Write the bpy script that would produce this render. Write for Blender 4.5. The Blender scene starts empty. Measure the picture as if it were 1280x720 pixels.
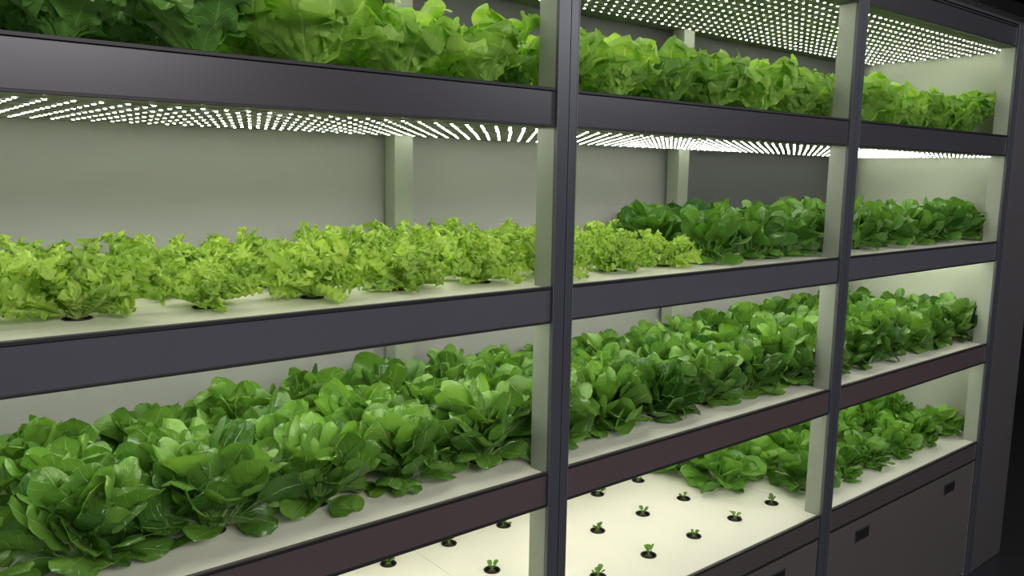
import bpy, math, random
import numpy as np
from mathutils import Matrix, Vector

D = 1.3
H = 1.286 * D
sc = bpy.context.scene
col = sc.collection
rnd = random.Random(7)

def P(x, y, z):
    return (x * D, y * D, z * D + H)

# ------------------------------------------------------------------ materials
def new_mat(name):
    m = bpy.data.materials.new(name)
    m.use_nodes = True
    nt = m.node_tree
    b = nt.nodes['Principled BSDF']
    return m, nt, b

def simple_mat(name, c, rough=0.5, metal=0.0, noise=0.06, scale=8.0, bump=0.0):
    m, nt, b = new_mat(name)
    tc = nt.nodes.new('ShaderNodeTexCoord')
    n = nt.nodes.new('ShaderNodeTexNoise')
    n.inputs['Scale'].default_value = scale
    n.inputs['Detail'].default_value = 4
    nt.links.new(tc.outputs['Object'], n.inputs['Vector'])
    r = nt.nodes.new('ShaderNodeMapRange')
    r.inputs['To Min'].default_value = 1 - noise
    r.inputs['To Max'].default_value = 1 + noise
    nt.links.new(n.outputs['Fac'], r.inputs['Value'])
    v = nt.nodes.new('ShaderNodeVectorMath'); v.operation = 'SCALE'
    v.inputs[0].default_value = c
    nt.links.new(r.outputs['Result'], v.inputs['Scale'])
    nt.links.new(v.outputs['Vector'], b.inputs['Base Color'])
    b.inputs['Roughness'].default_value = rough
    b.inputs['Metallic'].default_value = metal
    if bump > 0:
        bp = nt.nodes.new('ShaderNodeBump'); bp.inputs['Strength'].default_value = bump
        bp.inputs['Distance'].default_value = 0.002
        nt.links.new(n.outputs['Fac'], bp.inputs['Height'])
        nt.links.new(bp.outputs['Normal'], b.inputs['Normal'])
    return m

M_fasc = [simple_mat('charcoal_beam_metal', (0.050, 0.050, 0.057), 0.28, 0.15, 0.15, 3),  # one beam finish; reflected room light is put into each shelf's tint
          simple_mat('charcoal_beam_metal', (0.060, 0.057, 0.066), 0.28, 0.15, 0.25, 2),
          simple_mat('cool_reflection_beam_metal', (0.094, 0.095, 0.114), 0.28, 0.15, 0.25, 2),
          simple_mat('warm_reflection_beam_metal', (0.100, 0.074, 0.078), 0.28, 0.15, 0.25, 2),
          simple_mat('warm_reflection_beam_metal', (0.090, 0.073, 0.074), 0.28, 0.15, 0.25, 2)]
M_fascia = simple_mat('dark_anodised_metal', (0.055, 0.053, 0.060), 0.38, 0.1, 0.12, 3)
M_side = simple_mat('grey_brown_side_metal', (0.085, 0.080, 0.082), 0.42, 0.1, 0.12, 3)
M_post = simple_mat('slate_post_metal', (0.058, 0.062, 0.074), 0.36, 0.1, 0.1, 4)
M_edge = simple_mat('light_post_edge', (0.11, 0.115, 0.13), 0.4, 0.2, 0.1, 4)
M_black = simple_mat('black_gasket', (0.008, 0.008, 0.009), 0.5)
M_alu = simple_mat('brushed_aluminium', (0.33, 0.37, 0.30), 0.42, 0.2, 0.05, 20)
M_white = simple_mat('white_grow_board', (0.85, 0.84, 0.70), 0.42, 0, 0.03, 6, 0.03)
M_end = simple_mat('pale_end_panel', (0.42, 0.47, 0.37), 0.5, 0, 0.03, 2)
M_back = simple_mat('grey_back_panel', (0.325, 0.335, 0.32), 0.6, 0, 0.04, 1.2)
M_back_shaded = simple_mat('shaded_back_panel', (0.095, 0.10, 0.105), 0.6, 0, 0.04, 1.2)  # back panel where little light falls, shade put into the colour
M_ledboard = simple_mat('led_board', (0.25, 0.26, 0.23), 0.7, 0, 0.05, 30)
M_drawer = simple_mat('dark_brown_metal', (0.105, 0.093, 0.090), 0.45, 0.1, 0.1, 3)
M_cup = simple_mat('black_plastic_cup', (0.012, 0.012, 0.010), 0.6, 0, 0.3, 60)
M_foam = simple_mat('dark_moist_foam', (0.05, 0.04, 0.025), 0.9, 0, 0.5, 200, 0.5)
M_steel = simple_mat('dark_steel', (0.055, 0.053, 0.055), 0.5, 0.2)
M_floor = simple_mat('dark_floor', (0.03, 0.03, 0.032), 0.35, 0, 0.2, 4)
M_room = simple_mat('dark_wall_paint', (0.010, 0.010, 0.012), 0.8, 0, 0.2, 2)
M_pipe = simple_mat('dark_pipe_paint', (0.07, 0.063, 0.06), 0.5, 0.2, 0.2, 5)

def led_mat(strength):
    m, nt, b = new_mat('led_chip')
    b.inputs['Base Color'].default_value = (0.9, 0.9, 0.8, 1)
    b.inputs['Emission Color'].default_value = (1.0, 0.985, 0.85, 1)
    b.inputs['Emission Strength'].default_value = strength
    return m
M_leds = [led_mat(s) for s in (78, 80, 128, 64)]

def leaf_mat(name, dark, light, rib, rough=0.38, trans=0.28, veins=7.0, veinamt=0.5, ribw=0.09, crinkle=0.5, cscale=60, cdist=0.003, spec=0.45):
    m, nt, b = new_mat(name)
    N = nt.nodes; L = nt.links
    at = N.new('ShaderNodeAttribute'); at.attribute_name = 'leaf'
    sp = N.new('ShaderNodeSeparateXYZ'); L.new(at.outputs['Vector'], sp.inputs[0])
    ab = N.new('ShaderNodeMath'); ab.operation = 'ABSOLUTE'; L.new(sp.outputs['Y'], ab.inputs[0])
    m1 = N.new('ShaderNodeMath'); m1.operation = 'MULTIPLY'; m1.inputs[1].default_value = veins; L.new(sp.outputs['X'], m1.inputs[0])
    m2 = N.new('ShaderNodeMath'); m2.operation = 'MULTIPLY_ADD'; m2.inputs[1].default_value = -1.6
    L.new(ab.outputs[0], m2.inputs[0]); L.new(m1.outputs[0], m2.inputs[2])
    fr = N.new('ShaderNodeMath'); fr.operation = 'PINGPONG'; fr.inputs[1].default_value = 0.5; L.new(m2.outputs[0], fr.inputs[0])
    vr = N.new('ShaderNodeMapRange'); vr.inputs['From Min'].default_value = 0.0; vr.inputs['From Max'].default_value = 0.09
    vr.inputs['To Min'].default_value = veinamt; vr.inputs['To Max'].default_value = 0
    L.new(fr.outputs[0], vr.inputs['Value'])
    rr = N.new('ShaderNodeMapRange'); rr.inputs['From Min'].default_value = ribw * 0.4; rr.inputs['From Max'].default_value = ribw * 1.3
    rr.inputs['To Min'].default_value = 1; rr.inputs['To Max'].default_value = 0
    L.new(ab.outputs[0], rr.inputs['Value'])
    pr = N.new('ShaderNodeMapRange'); pr.inputs['From Min'].default_value = 0.0; pr.inputs['From Max'].default_value = 0.10
    pr.inputs['To Min'].default_value = 1; pr.inputs['To Max'].default_value = 0
    L.new(sp.outputs['X'], pr.inputs['Value'])
    mx = N.new('ShaderNodeMath'); mx.operation = 'MAXIMUM'; L.new(vr.outputs[0], mx.inputs[0]); L.new(rr.outputs[0], mx.inputs[1])
    mx2 = N.new('ShaderNodeMath'); mx2.operation = 'MAXIMUM'; L.new(mx.outputs[0], mx2.inputs[0]); L.new(pr.outputs[0], mx2.inputs[1])
    mxs = N.new('ShaderNodeMath'); mxs.operation = 'MULTIPLY'; mxs.inputs[1].default_value = 0.55; L.new(mx2.outputs[0], mxs.inputs[0])
    tc = N.new('ShaderNodeTexCoord')
    no = N.new('ShaderNodeTexNoise'); no.inputs['Scale'].default_value = 18; L.new(tc.outputs['Object'], no.inputs['Vector'])
    oi = N.new('ShaderNodeObjectInfo')
    ob = N.new('ShaderNodeMath'); ob.operation = 'MULTIPLY_ADD'; ob.inputs[1].default_value = 0.3; ob.inputs[2].default_value = -0.24
    L.new(oi.outputs['Random'], ob.inputs[0])
    ad = N.new('ShaderNodeMath'); ad.operation = 'MULTIPLY_ADD'; ad.inputs[1].default_value = 0.5; L.new(no.outputs['Fac'], ad.inputs[0])
    zz = N.new('ShaderNodeMath'); zz.operation = 'MULTIPLY_ADD'; zz.inputs[1].default_value = 0.8
    L.new(sp.outputs['Z'], zz.inputs[0]); L.new(ob.outputs[0], zz.inputs[2]); L.new(zz.outputs[0], ad.inputs[2])
    c1 = N.new('ShaderNodeMix'); c1.data_type = 'RGBA'
    c1.inputs[6].default_value = (*dark, 1); c1.inputs[7].default_value = (*light, 1)
    L.new(ad.outputs[0], c1.inputs[0])
    c2 = N.new('ShaderNodeMix'); c2.data_type = 'RGBA'
    c2.inputs[7].default_value = (*rib, 1)
    L.new(c1.outputs[2], c2.inputs[6]); L.new(mxs.outputs[0], c2.inputs[0])
    L.new(c2.outputs[2], b.inputs['Base Color'])
    b.inputs['Roughness'].default_value = rough
    b.inputs['Specular IOR Level'].default_value = spec
    n2 = N.new('ShaderNodeTexNoise'); n2.inputs['Scale'].default_value = cscale; n2.inputs['Detail'].default_value = 2
    L.new(tc.outputs['Object'], n2.inputs['Vector'])
    sb = N.new('ShaderNodeMath'); sb.operation = 'SUBTRACT'; L.new(n2.outputs['Fac'], sb.inputs[0]); L.new(mxs.outputs[0], sb.inputs[1])
    bp = N.new('ShaderNodeBump'); bp.inputs['Strength'].default_value = crinkle; bp.inputs['Distance'].default_value = cdist
    L.new(sb.outputs[0], bp.inputs['Height']); L.new(bp.outputs['Normal'], b.inputs['Normal'])
    tr = N.new('ShaderNodeBsdfTranslucent')
    tm = N.new('ShaderNodeMix'); tm.data_type = 'RGBA'; tm.blend_type = 'MULTIPLY'; tm.inputs[0].default_value = 1
    tm.inputs[7].default_value = (1.3, 1.3, 0.65, 1)
    L.new(c2.outputs[2], tm.inputs[6]); L.new(tm.outputs[2], tr.inputs['Color'])
    ms = N.new('ShaderNodeMixShader'); ms.inputs[0].default_value = trans
    out = N['Material Output']
    L.new(b.outputs[0], ms.inputs[1]); L.new(tr.outputs[0], ms.inputs[2]); L.new(ms.outputs[0], out.inputs['Surface'])
    return m

M_spin = leaf_mat('glossy_green_leaf', (0.026, 0.105, 0.014), (0.185, 0.38, 0.055), (0.30, 0.50, 0.15), 0.27, 0.25, 6, 0.3, 0.05, 0.8, 45, 0.004, 0.6)
M_spin2 = leaf_mat('deep_green_leaf', (0.030, 0.120, 0.016), (0.165, 0.37, 0.05), (0.26, 0.46, 0.12), 0.30, 0.25, 6, 0.25, 0.05, 0.8, 45, 0.004, 0.5)
M_spin3 = leaf_mat('bright_green_leaf', (0.055, 0.19, 0.020), (0.22, 0.46, 0.06), (0.32, 0.54, 0.14), 0.32, 0.27, 6, 0.25, 0.05, 0.8, 45, 0.004, 0.5)
M_let_l = leaf_mat('bright_lettuce_leaf', (0.19, 0.40, 0.05), (0.50, 0.74, 0.16), (0.60, 0.80, 0.32), 0.38, 0.5, 9, 0.5, 0.05, 0.6, 60, 0.005)
M_let_m = leaf_mat('mid_lettuce_leaf', (0.12, 0.30, 0.04), (0.38, 0.62, 0.12), (0.50, 0.70, 0.26), 0.38, 0.47, 9, 0.5, 0.05, 0.6, 60, 0.005)
M_let_d = leaf_mat('dark_lettuce_leaf', (0.045, 0.17, 0.025), (0.16, 0.37, 0.055), (0.28, 0.48, 0.13), 0.38, 0.36, 9, 0.45, 0.05, 0.6, 60, 0.005)
M_fri = leaf_mat('yellow_green_frilly_leaf', (0.18, 0.36, 0.035), (0.54, 0.74, 0.15), (0.68, 0.82, 0.36), 0.45, 0.40, 6, 0.2, 0.14, 0.4, 80)

# ------------------------------------------------------------------ mesh helpers
class MB:
    def __init__(self):
        self.v = []; self.f = []; self.m = []
    def box(self, x0, x1, y0, y1, z0, z1, mat=0):
        i = len(self.v)
        for z in (z0, z1):
            self.v += [(x0, y0, z), (x1, y0, z), (x1, y1, z), (x0, y1, z)]
        for q in ((3, 2, 1, 0), (4, 5, 6, 7), (0, 1, 5, 4), (1, 2, 6, 5), (2, 3, 7, 6), (3, 0, 4, 7)):
            self.f.append(tuple(i + k for k in q)); self.m.append(mat)
    def quad(self, pts, mat=0):
        i = len(self.v); self.v += pts
        self.f.append(tuple(range(i, i + len(pts)))); self.m.append(mat)
    def tube(self, x0, x1, cy, cz, r, n=20, mat=0):
        i = len(self.v)
        for x in (x0, x1):
            for k in range(n):
                a = 2 * math.pi * k / n
                self.v.append((x, cy + r * math.cos(a), cz + r * math.sin(a)))
        for k in range(n):
            k2 = (k + 1) % n
            self.f.append((i + k, i + k2, i + n + k2, i + n + k)); self.m.append(mat)
        self.f.append(tuple(i + k for k in range(n - 1, -1, -1))); self.m.append(mat)
        self.f.append(tuple(i + n + k for k in range(n))); self.m.append(mat)
    def mesh(self, name, mats):
        me = bpy.data.meshes.new(name)
        me.from_pydata(self.v, [], self.f)
        for m in mats: me.materials.append(m)
        me.polygons.foreach_set('material_index', self.m)
        me.update()
        return me

def add(name, me, loc=(0, 0, 0), parent=None, bevel=0.0):
    o = bpy.data.objects.new(name, me)
    o.location = loc
    col.objects.link(o)
    if parent is not None:
        o.parent = parent
    if bevel > 0:
        md = o.modifiers.new('bevel', 'BEVEL'); md.width = bevel; md.segments = 2; md.limit_method = 'ANGLE'
    return o

def boxD(mb, x0, x1, y0, y1, z0, z1, mat=0):
    a = P(x0, y0, z0); c = P(x1, y1, z1)
    mb.box(a[0], c[0], a[1], c[1], a[2], c[2], mat)

# ------------------------------------------------------------------ room
def struct(name, x0, x1, y0, y1, z0, z1, mat):
    mb = MB(); mb.box(x0, x1, y0, y1, z0, z1)
    o = add(name, mb.mesh(name, [mat])); o['kind'] = 'structure'
    return o
struct('floor', -3, 9, -3, 2.4, -0.1, 0, M_floor)
struct('ceiling', -3, 9, -3, 2.4, 3.2, 3.3, M_room)
struct('wall_back', -3, 9, 2.3, 2.4, 0, 3.2, M_room)
struct('wall_right', 9, 9.1, -3, 2.4, 0, 3.2, M_room)
struct('wall_left', -3.1, -3, -3, 2.4, 0, 3.2, M_room)
struct('wall_front', -3, 9, -3.1, -3, 0, 3.2, M_room)
for (pz, pr_) in ((2.93, 0.05), (2.70, 0.035)):
    mb = MB(); L0 = 4.0
    mb.tube(-L0 / 2, L0 / 2, 0, 0, pr_)
    for k in range(5):
        xx = -L0 / 2 + 0.3 + k * 0.85
        mb.tube(xx - 0.02, xx + 0.02, 0, 0, pr_ + 0.008)
        mb.box(xx - 0.015, xx + 0.015, pr_, 0.1, -0.012, 0.012)
    o = add('wall_pipe', mb.mesh('wall_pipe', [M_pipe]), (6.2, 2.2, pz))
    o['label'] = 'dark painted service pipe clamped high on the wall'
    o['category'] = 'pipe'; o['group'] = 'service pipes on the wall'

# ------------------------------------------------------------------ rack
PT = [-0.052, 0.910, 1.828, 2.766]
PW = 0.045
TOPS = [0.457, 0.1351, -0.1869, -0.5089, -0.829]
BH = 0.062
BACK = 1.49
ENDX = 2.86
ZB = -1.286
ZT = 0.457

rack = bpy.data.objects.new('hydroponic_rack', None)
rack.location = (1.35 * D, 1.27 * D, 0); col.objects.link(rack)
rack['label'] = 'dark metal vertical farm rack with lit shelves and drawers underneath'
rack['category'] = 'grow rack'
def part(name, mb, mats, bevel=0.0, parent=None, label=None):
    v = np.array(mb.v); c = (v.max(0) + v.min(0)) / 2
    mb.v = [tuple(r) for r in (v - c)]
    par = parent or rack
    o = add(name, mb.mesh(name, mats), bevel=bevel)
    pl = Vector(par['wl']) if 'wl' in par else Vector(par.location)
    o.parent = par
    o.location = Vector(c) - pl
    o['wl'] = [float(k) for k in c]
    if label: o['label'] = label
    return o

for x in PT:
    mb = MB()
    boxD(mb, x, x + PW, 1.0, 1.041, ZB, ZT, 0)
    y = 0.9935
    boxD(mb, x - 0.0002, x + 0.0014, y - 0.0007, 0.9998, ZB, ZT + 0.004, 3)
    boxD(mb, x + 0.0014, x + PW * 0.57, y, 0.9998, ZB, ZT + 0.004, 1)
    boxD(mb, x + PW * 0.57, x + PW * 0.60, 0.996, 0.9998, ZB, ZT + 0.004, 2)
    boxD(mb, x + PW * 0.60, x + PW - 0.002, y, 0.9998, ZB, ZT + 0.004, 1)
    boxD(mb, x + PW - 0.002, x + PW + 0.0002, y - 0.0007, 0.9998, ZB, ZT + 0.004, 3)
    part('front_post', mb, [M_end if x > 2.7 else M_alu, M_post, M_black, M_edge], 0.0008)
    mb = MB()
    boxD(mb, x, x + PW, BACK, 1.53, ZB, ZT, 0)
    part('back_post', mb, [M_alu], 0.002)

for b_ in range(3):
    xl = PT[b_] + PW + 0.001; xr = PT[b_ + 1] - 0.001
    for ti, zt in enumerate(TOPS):
        mb = MB()
        boxD(mb, xl, xr, 1.0, 1.005, zt - BH, zt, 0)
        boxD(mb, xl, xr, 0.996, 0.9995, zt - 0.005, zt, 1)
        boxD(mb, xl, xr, 0.996, 0.9995, zt - BH, zt - BH + 0.004, 1)
        part('shelf_beam', mb, [M_fasc[ti], M_black], 0.0008)
    for zt in TOPS:
        mb = MB()
        boxD(mb, PT[b_ + 1] + 0.005, PT[b_ + 1] + PW - 0.005, 1.042, BACK - 0.001, zt - 0.055, zt - 0.022)
        part('cross_rail', mb, [M_alu], 0.001)

# LED panels
NY = 13
for b_ in range(3):
    xl = PT[b_] + PW * 0.5 + 0.001; xr = PT[b_ + 1] + PW * 0.5 - 0.001
    if b_ == 2: xr = ENDX - 0.004
    for ti in range(4):
        z = TOPS[ti] - 0.062
        mb = MB()
        boxD(mb, xl, xr, 1.0425, BACK - 0.001, z, z + 0.006)
        boxD(mb, PT[b_] + PW + 0.001, PT[b_ + 1] - 0.001, BACK - 0.001, 1.544, z, z + 0.006)
        boxD(mb, PT[b_] + PW + 0.001, PT[b_ + 1] - 0.001, 1.006, 1.0425, z, z + 0.006)
        pan = part('led_panel', mb, [M_ledboard], 0.0, label='white LED grow light panel with rows of tiny lamps')
        mb = MB()
        n = int((xr - xl) / 0.0285)
        half = (xr - xl) * D / 2
        mb.box(-half + 0.004, half - 0.004, -0.005, 0.005, -0.0006, 0.0, 0)
        for i in range(n):
            cx = -half + (i + 0.5) * 2 * half / n
            r = 0.0033; h0 = -0.0016; hm = -0.0023
            mb.box(cx - r * .7, cx + r * .7, -r * .7, r * .7, h0, -0.0007, 0)
            k = len(mb.v)
            base = [(cx + r * math.cos(q), r * math.sin(q), h0 - .0001) for q in [math.pi / 3 * w for w in range(6)]]
            mid = [(cx + r * 0.66 * math.cos(q), r * 0.66 * math.sin(q), hm) for q in [math.pi / 3 * w for w in range(6)]]
            mb.v += base + mid
            for w in range(6):
                w2 = (w + 1) % 6
                mb.f.append((k + w, k + 6 + w, k + 6 + w2, k + w2)); mb.m.append(1)
            mb.f.append(tuple(k + 6 + w for w in range(5, -1, -1))); mb.m.append(1)
        strip_me = mb.mesh('led_strip', [M_ledboard, M_leds[ti]])
        for j in range(NY):
            y = 1.050 + j * (BACK - 0.012 - 1.050) / (NY - 1)
            o = add('led_strip', strip_me)
            o.parent = pan
            w = Vector(P((xl + xr) / 2, y, z))
            w.z -= 0.0004
            o.location = w - Vector(pan['wl'])

ZM = TOPS[1] - 0.058; ZM2 = TOPS[2] - 0.058
XM = PT[2] + PW * 0.5
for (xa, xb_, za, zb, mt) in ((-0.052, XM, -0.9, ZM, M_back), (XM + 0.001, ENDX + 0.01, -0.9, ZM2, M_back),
                              (XM + 0.001, ENDX + 0.01, ZM2 + 0.001, ZM, M_back_shaded), (-0.052, ENDX + 0.01, ZM + 0.001, ZT, M_back_shaded)):
    mb = MB(); boxD(mb, xa, xb_, 1.545, 1.555, za, zb); part('back_panel', mb, [mt], label='back panel with shade put into its colour' if mt is M_back_shaded else None)
mb = MB(); boxD(mb, ENDX, ENDX + 0.008, 1.02, 1.544, -0.9, ZT - 0.002); part('end_panel', mb, [M_end])
mb = MB(); boxD(mb, -0.062, -0.054, 1.0, 1.544, -0.9, ZT); part('end_panel', mb, [M_end])  # unseen left panel added to bounce light; the rack really runs on
mb = MB(); boxD(mb, -0.062, 3.05, 1.0, 1.556, ZT + 0.005, ZT + 0.012); part('top_cover', mb, [M_fascia])
mb = MB()
boxD(mb, PT[3] + PW + 0.002, 3.05, 0.994, 1.004, ZB + 0.002, ZT + 0.004, 0)
boxD(mb, 3.042, 3.05, 1.004, 1.556, ZB + 0.002, ZT + 0.004, 0)
part('side_cabinet', mb, [M_side, M_black], 0.001)
mb = MB()
boxD(mb, PT[0] + PW, ENDX, 1.012, 1.544, ZB + 0.02, -0.90, 0)
boxD(mb, PT[0] + PW, ENDX, 1.03, 1.5, ZB, ZB + 0.02, 1)
part('cabinet_body', mb, [M_drawer, M_black])
for b_ in range(3):
    xl = PT[b_] + PW + 0.004; xr = PT[b_ + 1] - 0.004
    mb = MB(); boxD(mb, xl, xr, 0.999, 1.010, ZB + 0.012, TOPS[4] - BH - 0.005)
    dr = part('drawer', mb, [M_drawer], 0.0015)
    for hx in (xl + 0.175, xr - 0.175):
        mb = MB(); z = -0.940
        w = 0.036; h = 0.0165
        boxD(mb, hx - w, hx + w, 0.9985, 0.9989, z - h, z + h, 1)
        boxD(mb, hx - w, hx + w, 0.9972, 0.9985, z + h - 0.003, z + h, 0)
        boxD(mb, hx - w, hx + w, 0.9972, 0.9985, z - h, z - h + 0.002, 0)
        boxD(mb, hx - w, hx - w + 0.002, 0.9972, 0.9985, z - h, z + h, 0)
        boxD(mb, hx + w - 0.002, hx + w, 0.9972, 0.9985, z - h, z + h, 0)
        part('handle', mb, [M_steel, M_black], 0.0, parent=dr, label='recessed dark pull handle slot')

# ------------------------------------------------------------------ grow boards with real holes
COLS = [1.014 + 0.158 * k for k in range(-6, 12)]
ROWS = [1.120, 1.277, 1.434]
HR = 0.0235
BT = 0.014
def board(b_, zt, group):
    x0 = PT[b_] + PW * 0.5 + 0.0005; x1 = PT[b_ + 1] + PW * 0.5 - 0.0005
    if b_ == 2: x1 = ENDX - 0.0005
    cs = [c for c in COLS if x0 + 0.01 < c < x1 - 0.01]
    xb = [x0] + [(cs[i] + cs[i + 1]) / 2 for i in range(len(cs) - 1)] + [x1]
    yb = [1.0415, (ROWS[0] + ROWS[1]) / 2, (ROWS[1] + ROWS[2]) / 2, BACK - 0.001]
    ox, oy, oz = P((x0 + x1) / 2, 1.25, zt - 0.003)
    mb = MB()
    for ci, cx in enumerate(cs):
        for ri, cy in enumerate(ROWS):
            X0, X1, Y0, Y1 = xb[ci] * D, xb[ci + 1] * D, yb[ri] * D, yb[ri + 1] * D
            CX, CY = cx * D, cy * D
            angs = [2 * math.pi * k / 24 for k in range(24)]
            for (ax, ay) in ((X0, Y0), (X1, Y0), (X0, Y1), (X1, Y1)):
                angs.append(math.atan2(ay - CY, ax - CX) % (2 * math.pi))
            angs = sorted(angs)
            base = len(mb.v); n = len(angs)
            for a in angs:
                dx, dy = math.cos(a), math.sin(a)
                t = 1e9
                if dx > 1e-9: t = min(t, (X1 - CX) / dx)
                if dx < -1e-9: t = min(t, (X0 - CX) / dx)
                if dy > 1e-9: t = min(t, (Y1 - CY) / dy)
                if dy < -1e-9: t = min(t, (Y0 - CY) / dy)
                mb.v.append((CX + dx * t - ox, CY + dy * t - oy, 0))
                mb.v.append((CX + dx * HR - ox, CY + dy * HR - oy, 0))
                mb.v.append((CX + dx * HR - ox, CY + dy * HR - oy, -BT + 0.001))
            for k in range(n):
                a0 = base + 3 * k; a1 = base + 3 * ((k + 1) % n)
                mb.f.append((a0, a1, a1 + 1, a0 + 1)); mb.m.append(0)
                mb.f.append((a0 + 1, a1 + 1, a1 + 2, a0 + 2)); mb.m.append(0)
    fx0 = (PT[b_] + PW + 0.0008) * D - ox; fx1 = (PT[b_ + 1] - 0.0008) * D - ox
    fy0 = 1.0055 * D - oy; fy1 = 1.0415 * D - oy; by1 = (BACK - 0.001) * D - oy
    mb.box(fx0, fx1, fy0, fy1, -BT, 0)
    mb.box(fx0, fx1, by1, 1.5435 * D - oy, -BT, 0)
    mb.quad([(x0 * D - ox, fy1, -BT), (x0 * D - ox, by1, -BT), (x1 * D - ox, by1, -BT), (x1 * D - ox, fy1, -BT)])
    for xa in (x0, x1):
        xa = xa * D - ox
        mb.quad([(xa, fy1, -BT), (xa, fy1, 0), (xa, by1, 0), (xa, by1, -BT)])
    mb.quad([(x0 * D - ox, by1, -BT), (x0 * D - ox, by1, 0), (x1 * D - ox, by1, 0), (x1 * D - ox, by1, -BT)])
    o = add('grow_board', mb.mesh('grow_board', [M_white]), (ox, oy, oz))
    o['label'] = 'smooth white hydroponic board with rows of round planting holes'
    o['category'] = 'grow board'
    o['group'] = 'white boards lying on the rack shelves'
for ti in (1, 2, 3, 4):
    for b_ in range(3):
        board(b_, TOPS[ti], ti)

def cup_mesh():
    mb = MB(); n = 20
    prof = [(0.0195, -0.010), (0.0195, 0.0012), (0.0225, 0.0022), (0.0232, 0.0008)]
    for k in range(n):
        a = 2 * math.pi * k / n
        for (r, z) in prof:
            mb.v.append((r * math.cos(a), r * math.sin(a), z))
    m = len(prof)
    for k in range(n):
        for j in range(m - 1):
            a = k * m + j; b2 = ((k + 1) % n) * m + j
            mb.f.append((a, b2, b2 + 1, a + 1)); mb.m.append(0)
    mb.f.append(tuple(k * m for k in range(n))); mb.m.append(1)
    i = len(mb.v)
    for k in range(12):
        a = 2 * math.pi * k / 12
        mb.v.append((0.012 * math.cos(a), 0.012 * math.sin(a), -0.009))
    for k in range(12):
        a = 2 * math.pi * k / 12
        mb.v.append((0.010 * math.cos(a), 0.010 * math.sin(a), -0.001))
    for k in range(12):
        k2 = (k + 1) % 12
        mb.f.append((i + k, i + k2, i + 12 + k2, i + 12 + k)); mb.m.append(1)
    mb.f.append(tuple(i + 12 + k for k in range(12))); mb.m.append(1)
    return mb.mesh('net_cup', [M_cup, M_foam])
CUP = cup_mesh()

# ------------------------------------------------------------------ leaves
class PlantMesh:
    def __init__(self):
        self.V = []; self.A = []; self.F = []; self.n = 0
    def addgrid(self, pos, att):
        nu, nv, _ = pos.shape
        idx = (np.arange(nu)[:, None] * nv + np.arange(nv)[None, :]) + self.n
        f = np.stack([idx[:-1, :-1], idx[:-1, 1:], idx[1:, 1:], idx[1:, :-1]], -1).reshape(-1, 4)
        self.V.append(pos.reshape(-1, 3)); self.A.append(att.reshape(-1, 3)); self.F.append(f)
        self.n += nu * nv

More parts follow.
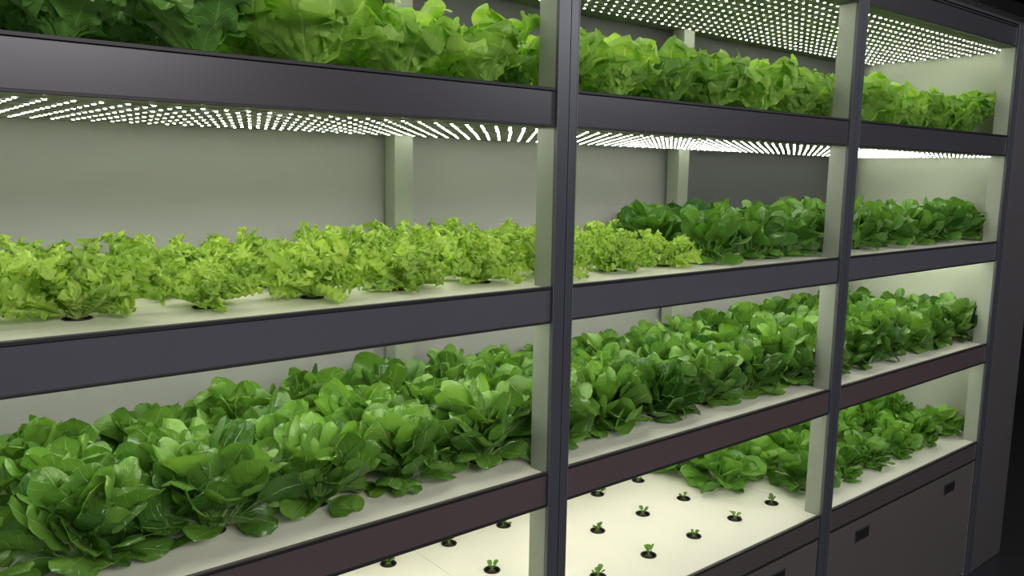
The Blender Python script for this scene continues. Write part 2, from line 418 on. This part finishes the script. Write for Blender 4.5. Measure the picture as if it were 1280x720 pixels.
def leaf(pm, g, L, W, pet, th0, bend, az, cup, shape, nu, nv, tint, petw=0.004, ruffle=0.0, rfreq=5.0,
         crinkle=0.0, serr=0.0, sfreq=8.0, twist=0.0, r0=0.006, jag=0.0, z0=0.0, sidebend=0.0, bexp=1.4, fine=0.0):
    u = np.linspace(0, 1, nu)
    if shape == 'strap':
        s = u
    elif shape == 'fan':
        s = 0.6 * u + 0.4 * np.sin(u * np.pi / 2)
    else:
        s = 0.35 * u + 0.65 * np.sin(u * np.pi / 2) ** 1.15
    th = th0 + bend * s ** bexp
    ds = np.diff(s) * L
    r = r0 + np.concatenate([[0], np.cumsum(np.sin((th[1:] + th[:-1]) / 2) * ds)])
    z = z0 + np.concatenate([[0], np.cumsum(np.cos((th[1:] + th[:-1]) / 2) * ds)])
    t = np.clip((s - pet) / (1 - pet), 0, 1)
    if shape == 'spoon':
        tt = t ** 1.10
        w = W * np.clip(1 - (2 * tt - 1) ** 2, 0, 1) ** 0.44 * (0.86 + 0.14 * t)
    elif shape == 'fan':
        w = W * (t ** 0.7) * np.sqrt(np.clip(1 - t ** 8, 0, 1)) * 1.02
    else:
        w = W * np.sin(np.pi * t ** 0.9) ** 0.5
    w = np.maximum(np.nan_to_num(w), petw * (1 - 0.8 * s))
    v = np.linspace(-1, 1, nv)
    S, V = np.meshgrid(s, v, indexing='ij')
    T = np.clip((S - pet) / (1 - pet), 0, 1)
    sgn = np.where(V > 0, 1.0, -1.0)
    ph = g.uniform(0, 6.28, 12)
    Wd = w[:, None] * np.ones_like(V)
    if serr > 0:
        Wd = Wd * (1 - serr * np.abs(V) ** 2 * (0.5 + 0.5 * np.sin(2 * np.pi * sfreq * S + sgn * 1.3 + ph[0])))
    if jag > 0:
        Wd = Wd * (1 + jag * g.standard_normal(V.shape) * np.abs(V) * (T > 0.02))
    X = V * Wd
    N = cup * np.abs(V) ** 1.8 * w[:, None]
    aV = np.abs(V)
    Lsh = 0 * V
    if shape == 'spoon':
        N = N + cup * 0.35 * W * (2 * T - 1) ** 2 * (T > 0)
    if shape == 'fan':
        Lsh = Lsh - 0.35 * w[:, None] * aV ** 2 * T ** 2
    if ruffle > 0:
        fan = shape == 'fan'
        amp = ruffle * (np.clip(T * 2.2, 0, 1)) * (aV ** 1.7 + (0.8 if fan else 0.35) * T ** 6)
        N = N + amp * (np.sin(2 * np.pi * rfreq * T + sgn * ph[1] + 2.0 * aV + (5 * V * T ** 3 if fan else 0)) + (0.32 if fan else 0.4) * np.sin(2 * np.pi * rfreq * 2.1 * T + sgn * ph[2] + (8 * V * T ** 3 if fan else 0)))
        X = X + amp * 0.5 * np.cos(2 * np.pi * rfreq * T + ph[3])
        Lsh = Lsh + amp * 0.6 * np.sin(2 * np.pi * rfreq * T * 0.8 + sgn * ph[4] + 5 * V)
    if crinkle > 0:
        N = N + crinkle * np.clip(T * 3, 0, 1) * (np.sin(9 * T + ph[5] + 3 * V) * np.sin(5 * V + ph[6]) + 0.5 * np.sin(17 * T + 6 * V * sgn + ph[7]))
    if fine > 0:
        N = N + fine * np.clip(T * 3, 0, 1) * (np.sin(31 * T - 9 * aV + ph[8]) * np.sin(13 * V + ph[9]))
    if jag > 0:
        N = N + jag * 0.02 * g.standard_normal(V.shape) * aV * (T > 0.02)
    if twist:
        a = twist * S
        X, N = X * np.cos(a) - N * np.sin(a), X * np.sin(a) + N * np.cos(a)
    sn = np.sin(th)[:, None]; cs = np.cos(th)[:, None]
    R = r[:, None] + (-cs) * N + sn * Lsh
    Z = z[:, None] + sn * N + cs * Lsh
    Tn = X + sidebend * S ** 2
    ca, sa = math.cos(az), math.sin(az)
    x = R * ca - Tn * sa; y = R * sa + Tn * ca
    pos = np.stack([x, y, Z], -1)
    att = np.stack([T, V * (0.3 + 0.7 * np.clip(T * 6, 0, 1)), np.full_like(T, tint)], -1)
    pm.addgrid(pos, att)

def spinach(seed, size=1.0, n=34, spread=1.0, skirt=12):
    g = np.random.default_rng(seed); pm = PlantMesh()
    a0 = g.uniform(0, 6.28)
    for i in range(n):
        q = i / (n - 1)
        L = size * (0.122 + 0.022 * q ** 0.6) * g.uniform(0.72, 1.16)
        W = size * 0.0365 * g.uniform(0.75, 1.18)
        th0 = (0.98 * spread) - (0.98 * spread - 0.05) * q ** 0.6 + g.uniform(-0.24, 0.28)
        bend = 0.25 + 0.3 * q + g.uniform(-0.8, 1.0)
        bend = min(bend, 1.75 - th0)
        leaf(pm, g, L, W, 0.47 + g.uniform(-0.08, 0.05), th0, bend, a0 + i * 2.39996 + g.uniform(-0.9, 0.9),
             g.uniform(-0.3, 0.95), 'spoon', 16, 9, float(np.clip(0.05 + 0.5 * q + g.uniform(-0.3, 0.55), 0, 1)),
             petw=0.0036 * size, crinkle=0.0018 * size, ruffle=0.0014 * size, rfreq=1.1, twist=g.uniform(-1.3, 1.3),
             r0=0.004 + 0.014 * (1 - q), sidebend=g.uniform(-0.06, 0.06), bexp=2.2)
    for i in range(skirt):
        L = size * g.uniform(0.085, 0.115)
        W = size * g.uniform(0.027, 0.036)
        th0 = g.uniform(0.6, 1.0)
        leaf(pm, g, L, W, 0.38 + g.uniform(-0.05, 0.05), th0, g.uniform(1.6, 2.3) - th0, a0 + i * 6.283 / skirt + g.uniform(-0.5, 0.5),
             g.uniform(-0.5, 0.3), 'spoon', 16, 9, float(g.uniform(0.1, 0.7)), petw=0.0036 * size, crinkle=0.0018 * size,
             ruffle=0.0014 * size, rfreq=1.1, twist=g.uniform(-0.9, 0.9), r0=0.010, sidebend=g.uniform(-0.04, 0.04), bexp=1.0)
    return pm

def lettuce(seed, size=1.0, n=20):
    g = np.random.default_rng(seed); pm = PlantMesh()
    a0 = g.uniform(0, 6.28)
    for i in range(n):
        q = i / (n - 1)
        L = size * (0.180 - 0.022 * q) * g.uniform(0.80, 1.15)
        W = size * (0.074 - 0.017 * q) * g.uniform(0.82, 1.15)
        th0 = 0.70 - 0.64 * q + g.uniform(-0.12, 0.12)
        bend = 0.45 - 0.1 * q + g.uniform(-0.45, 0.5)
        leaf(pm, g, L, W, 0.06, th0, bend, a0 + i * 2.39996 + g.uniform(-0.3, 0.3), g.uniform(-0.1, 0.5), 'fan', 46, 27,
             float(np.clip(0.2 + 0.5 * q + g.uniform(-0.3, 0.4), 0, 1)), petw=0.009, ruffle=0.0125 * size,
             rfreq=g.uniform(2.6, 3.8), crinkle=0.0035 * size, serr=0.06, sfreq=g.uniform(8, 11), twist=g.uniform(-0.5, 0.5), r0=0.006,
             jag=0.002, fine=0.0010 * size)
    return pm

def frisee(seed, size=1.0, n=42):
    g = np.random.default_rng(seed); pm = PlantMesh()
    a0 = g.uniform(0, 6.28)
    for i in range(n):
        q = i / (n - 1)
        L = size * (0.120 - 0.028 * q) * g.uniform(0.62, 1.18)
        W = size * (0.0185 - 0.002 * q) * g.uniform(0.8, 1.25)
        th0 = 1.25 - 1.12 * q + g.uniform(-0.2, 0.2)
        bend = 0.35 + g.uniform(-0.7, 0.7)
        leaf(pm, g, L, W, 0.20, th0, bend, a0 + i * 2.39996 + g.uniform(-0.5, 0.5), g.uniform(-0.1, 0.8), 'strap', 64, 9,
             float(np.clip(0.15 + 0.5 * q + g.uniform(-0.3, 0.5), 0, 1)), petw=0.0024, ruffle=0.0075 * size,
             rfreq=g.uniform(5.5, 7.5), crinkle=0.001, serr=0.5, sfreq=g.uniform(9, 12), twist=g.uniform(-1.4, 1.4), r0=0.004, jag=0.08,
             sidebend=g.uniform(-0.045, 0.045))
    return pm

def seedling(seed, size=1.0):
    g = np.random.default_rng(seed); pm = PlantMesh()
    a0 = g.uniform(0, 6.28)
    for i in range(5):
        L = g.uniform(0.020, 0.034) * size
        leaf(pm, g, L, 0.0075 * size * g.uniform(.8, 1.2), 0.4, g.uniform(0.2, 0.9), g.uniform(0.3, 0.9), a0 + i * 1.4, 0.3, 'spoon', 8, 5,
             g.uniform(0.3, 1), petw=0.0012, crinkle=0.0004, r0=0.001)
    return pm

def place(pm, kind, cx, cy, zt, mat, label, category, group, front=1.010):
    V = np.concatenate(pm.V); A = np.concatenate(pm.A); F = np.concatenate(pm.F)
    ox, oy, oz = P(cx, cy, zt - 0.003)
    rr = np.hypot(V[:, 0], V[:, 1])
    low = 0.004 + 0.006 * np.abs(np.sin(V[:, 0] * 90 + V[:, 1] * 70))
    V[:, 2] = np.where(rr > 0.016, np.maximum(V[:, 2], low), np.maximum(V[:, 2], -0.001))
    ymin = front * D - oy; ymax = 1.541 * D - oy
    def soft(val, lim, k=0.85):
        ex = np.maximum(val - lim * k, 0)
        return np.where(val > lim * k, lim * k + lim * (1 - k) * (1 - np.exp(-ex / (lim * (1 - k)))), val)
    V[:, 1] = -soft(-V[:, 1], -ymin, 0.7)
    V[:, 1] = soft(V[:, 1], ymax)
    xmax = (ENDX - 0.003) * D - ox
    if xmax < 0.3: V[:, 0] = soft(V[:, 0], xmax)
    xmin = (PT[0] + PW + 0.003) * D - ox
    if xmin > -0.3: V[:, 0] = -soft(-V[:, 0], -xmin)
    for px in PT[1:]:
        for (ya, yb_) in ((0.98, 1.046), (BACK - 0.004, 1.55)):
            a = (px - 0.003) * D - ox; b2 = (px + PW + 0.003) * D - ox
            y0 = ya * D - oy; y1 = yb_ * D - oy
            over = (V[:, 1] > y0) & (V[:, 1] < y1) & ((V[:, 0] > a) if px > cx else (V[:, 0] < b2))
            tgt = a if px > cx else b2
            if (px > cx and a < 0.2) or (px < cx and b2 > -0.2):
                V[:, 0] = np.where(over, tgt, V[:, 0])
    me = bpy.data.meshes.new(kind)
    nV = len(V); nF = len(F)
    me.vertices.add(nV); me.vertices.foreach_set('co', V.astype(np.float32).ravel())
    me.loops.add(nF * 4); me.loops.foreach_set('vertex_index', F.astype(np.int32).ravel())
    me.polygons.add(nF); me.polygons.foreach_set('loop_start', np.arange(0, nF * 4, 4, dtype=np.int32))
    me.polygons.foreach_set('use_smooth', np.ones(nF, dtype=bool))
    at = me.attributes.new('leaf', 'FLOAT_VECTOR', 'POINT'); at.data.foreach_set('vector', A.astype(np.float32).ravel())
    me.materials.append(mat); me.update(calc_edges=True); me.validate()
    o = add(kind, me, (ox, oy, oz))
    o['label'] = label; o['category'] = category; o['group'] = group
    c = add('net_cup', CUP, (0, 0, 0), o)
    return o

FR = {0: 1.22, 1: 1.2, 2: 0.84, 3: 1.12, 4: 1.04, 5: 1.06, 6: 1.0, 7: 0.96, 8: 0.96}
seed = 100
for ci, cx in enumerate(COLS):
    for ri, cy in enumerate(ROWS):
        seed += 1
        j = rnd.uniform
        if cx < 0.45:
            m_, sz, lb = M_let_d, 1.0, 'large dark green leaf lettuce head with crinkled leaves'
        elif cx < 0.92:
            m_, sz, lb = M_let_l, 1.03, 'large bright green lettuce head with ruffled leaves'
        else:
            m_, sz, lb = (M_let_m if rnd.random() < 0.6 else M_let_l), 0.98, 'green lettuce head with ruffled leaves'
        place(lettuce(seed, sz * j(0.86, 1.08)), 'lettuce', cx, cy, TOPS[1], m_, lb, 'lettuce', 'lettuce heads on the top shelf')
        if cx < (1.60 if ri == 2 else 1.38):
            fs = FR.get(ci, 1.0) if ri == 0 else j(0.95, 1.18)
            place(frisee(seed + 1000, fs), 'frilly_lettuce', cx, cy, TOPS[2], M_fri,
                  'small yellow-green frilly lettuce in a black net cup', 'lettuce', 'frilly lettuces on the second shelf')
        else:
            place(spinach(seed + 2000, j(0.98, 1.1), 38, 1.0, 10), 'spinach', cx, cy, TOPS[2], M_spin2,
                  'leafy dark green spinach plant with spoon-shaped leaves', 'spinach', 'spinach plants on the second shelf', 1.02)
        s3 = j(1.06, 1.26) if ri == 0 else j(0.96, 1.14)
        place(spinach(seed + 3000, s3, 52, 1.12, 12), 'spinach', cx, cy, TOPS[3], M_spin,
              'bushy glossy green spinach plant with broad leaves', 'spinach', 'spinach plants on the third shelf', 1.025)
        if cx > 1.9 or (cx > 1.75 and ri > 0):
            s4 = j(0.82, 0.95) if cx > 1.9 else 1.05
            place(spinach(seed + 4000, s4, 38, 1.3, 12), 'spinach', cx, cy, TOPS[4], M_spin3,
                  'compact bright green spinach plant with rounded leaves', 'spinach', 'spinach plants on the bottom shelf', 1.04)
        elif cx > 0.3:
            place(seedling(seed + 5000, j(0.8, 1.15)), 'seedling', cx, cy, TOPS[4], M_spin,
                  'tiny green seedling sprouting from a black net cup', 'seedling', 'seedlings on the bottom shelf')

# ------------------------------------------------------------------ fill lights added to brighten the rack front
def area(name, loc, size, power, color, target):
    ld = bpy.data.lights.new(name, 'AREA'); ld.shape = 'RECTANGLE'; ld.size = size[0]; ld.size_y = size[1]
    ld.energy = power; ld.color = color
    o = bpy.data.objects.new(name, ld); o.location = loc
    d = Vector(target) - Vector(loc)
    o.rotation_euler = d.to_track_quat('-Z', 'Y').to_euler()
    col.objects.link(o)
    return o
area('fill_light', (0.5, -2.2, 2.9), (2.5, 0.8), 105, (1.0, 0.95, 0.95), (1.2, 1.3, 0.6))
area('fill_light', (4.5, -1.8, 3.0), (1.5, 0.6), 50, (0.92, 0.95, 1.0), (3.4, 1.3, 1.0))

w = bpy.data.worlds.new('world'); sc.world = w; w.use_nodes = True
w.node_tree.nodes['Background'].inputs[0].default_value = (0.02, 0.02, 0.022, 1)

# ------------------------------------------------------------------ camera
Xd = np.array([1254, -124, 1025.0]); Xd /= np.linalg.norm(Xd)
Yd = np.array([-853, -159, 1025.0]); Yd -= Xd * Yd.dot(Xd); Yd /= np.linalg.norm(Yd)
Ud = np.cross(Xd, Yd)
Rm = Matrix(((Xd[0], -Xd[1], -Xd[2]), (Yd[0], -Yd[1], -Yd[2]), (Ud[0], -Ud[1], -Ud[2])))
cd = bpy.data.cameras.new('camera'); cd.sensor_width = 36; cd.lens = 1025 / 1280 * 36
cam = bpy.data.objects.new('camera', cd); col.objects.link(cam)
M4 = Rm.to_4x4(); M4.translation = Vector((0, 0, H))
cam.matrix_world = M4
cd.clip_start = 0.02
sc.camera = cam
sc.view_settings.view_transform = 'Standard'
for o in bpy.data.objects:
    if 'wl' in o: del o['wl']
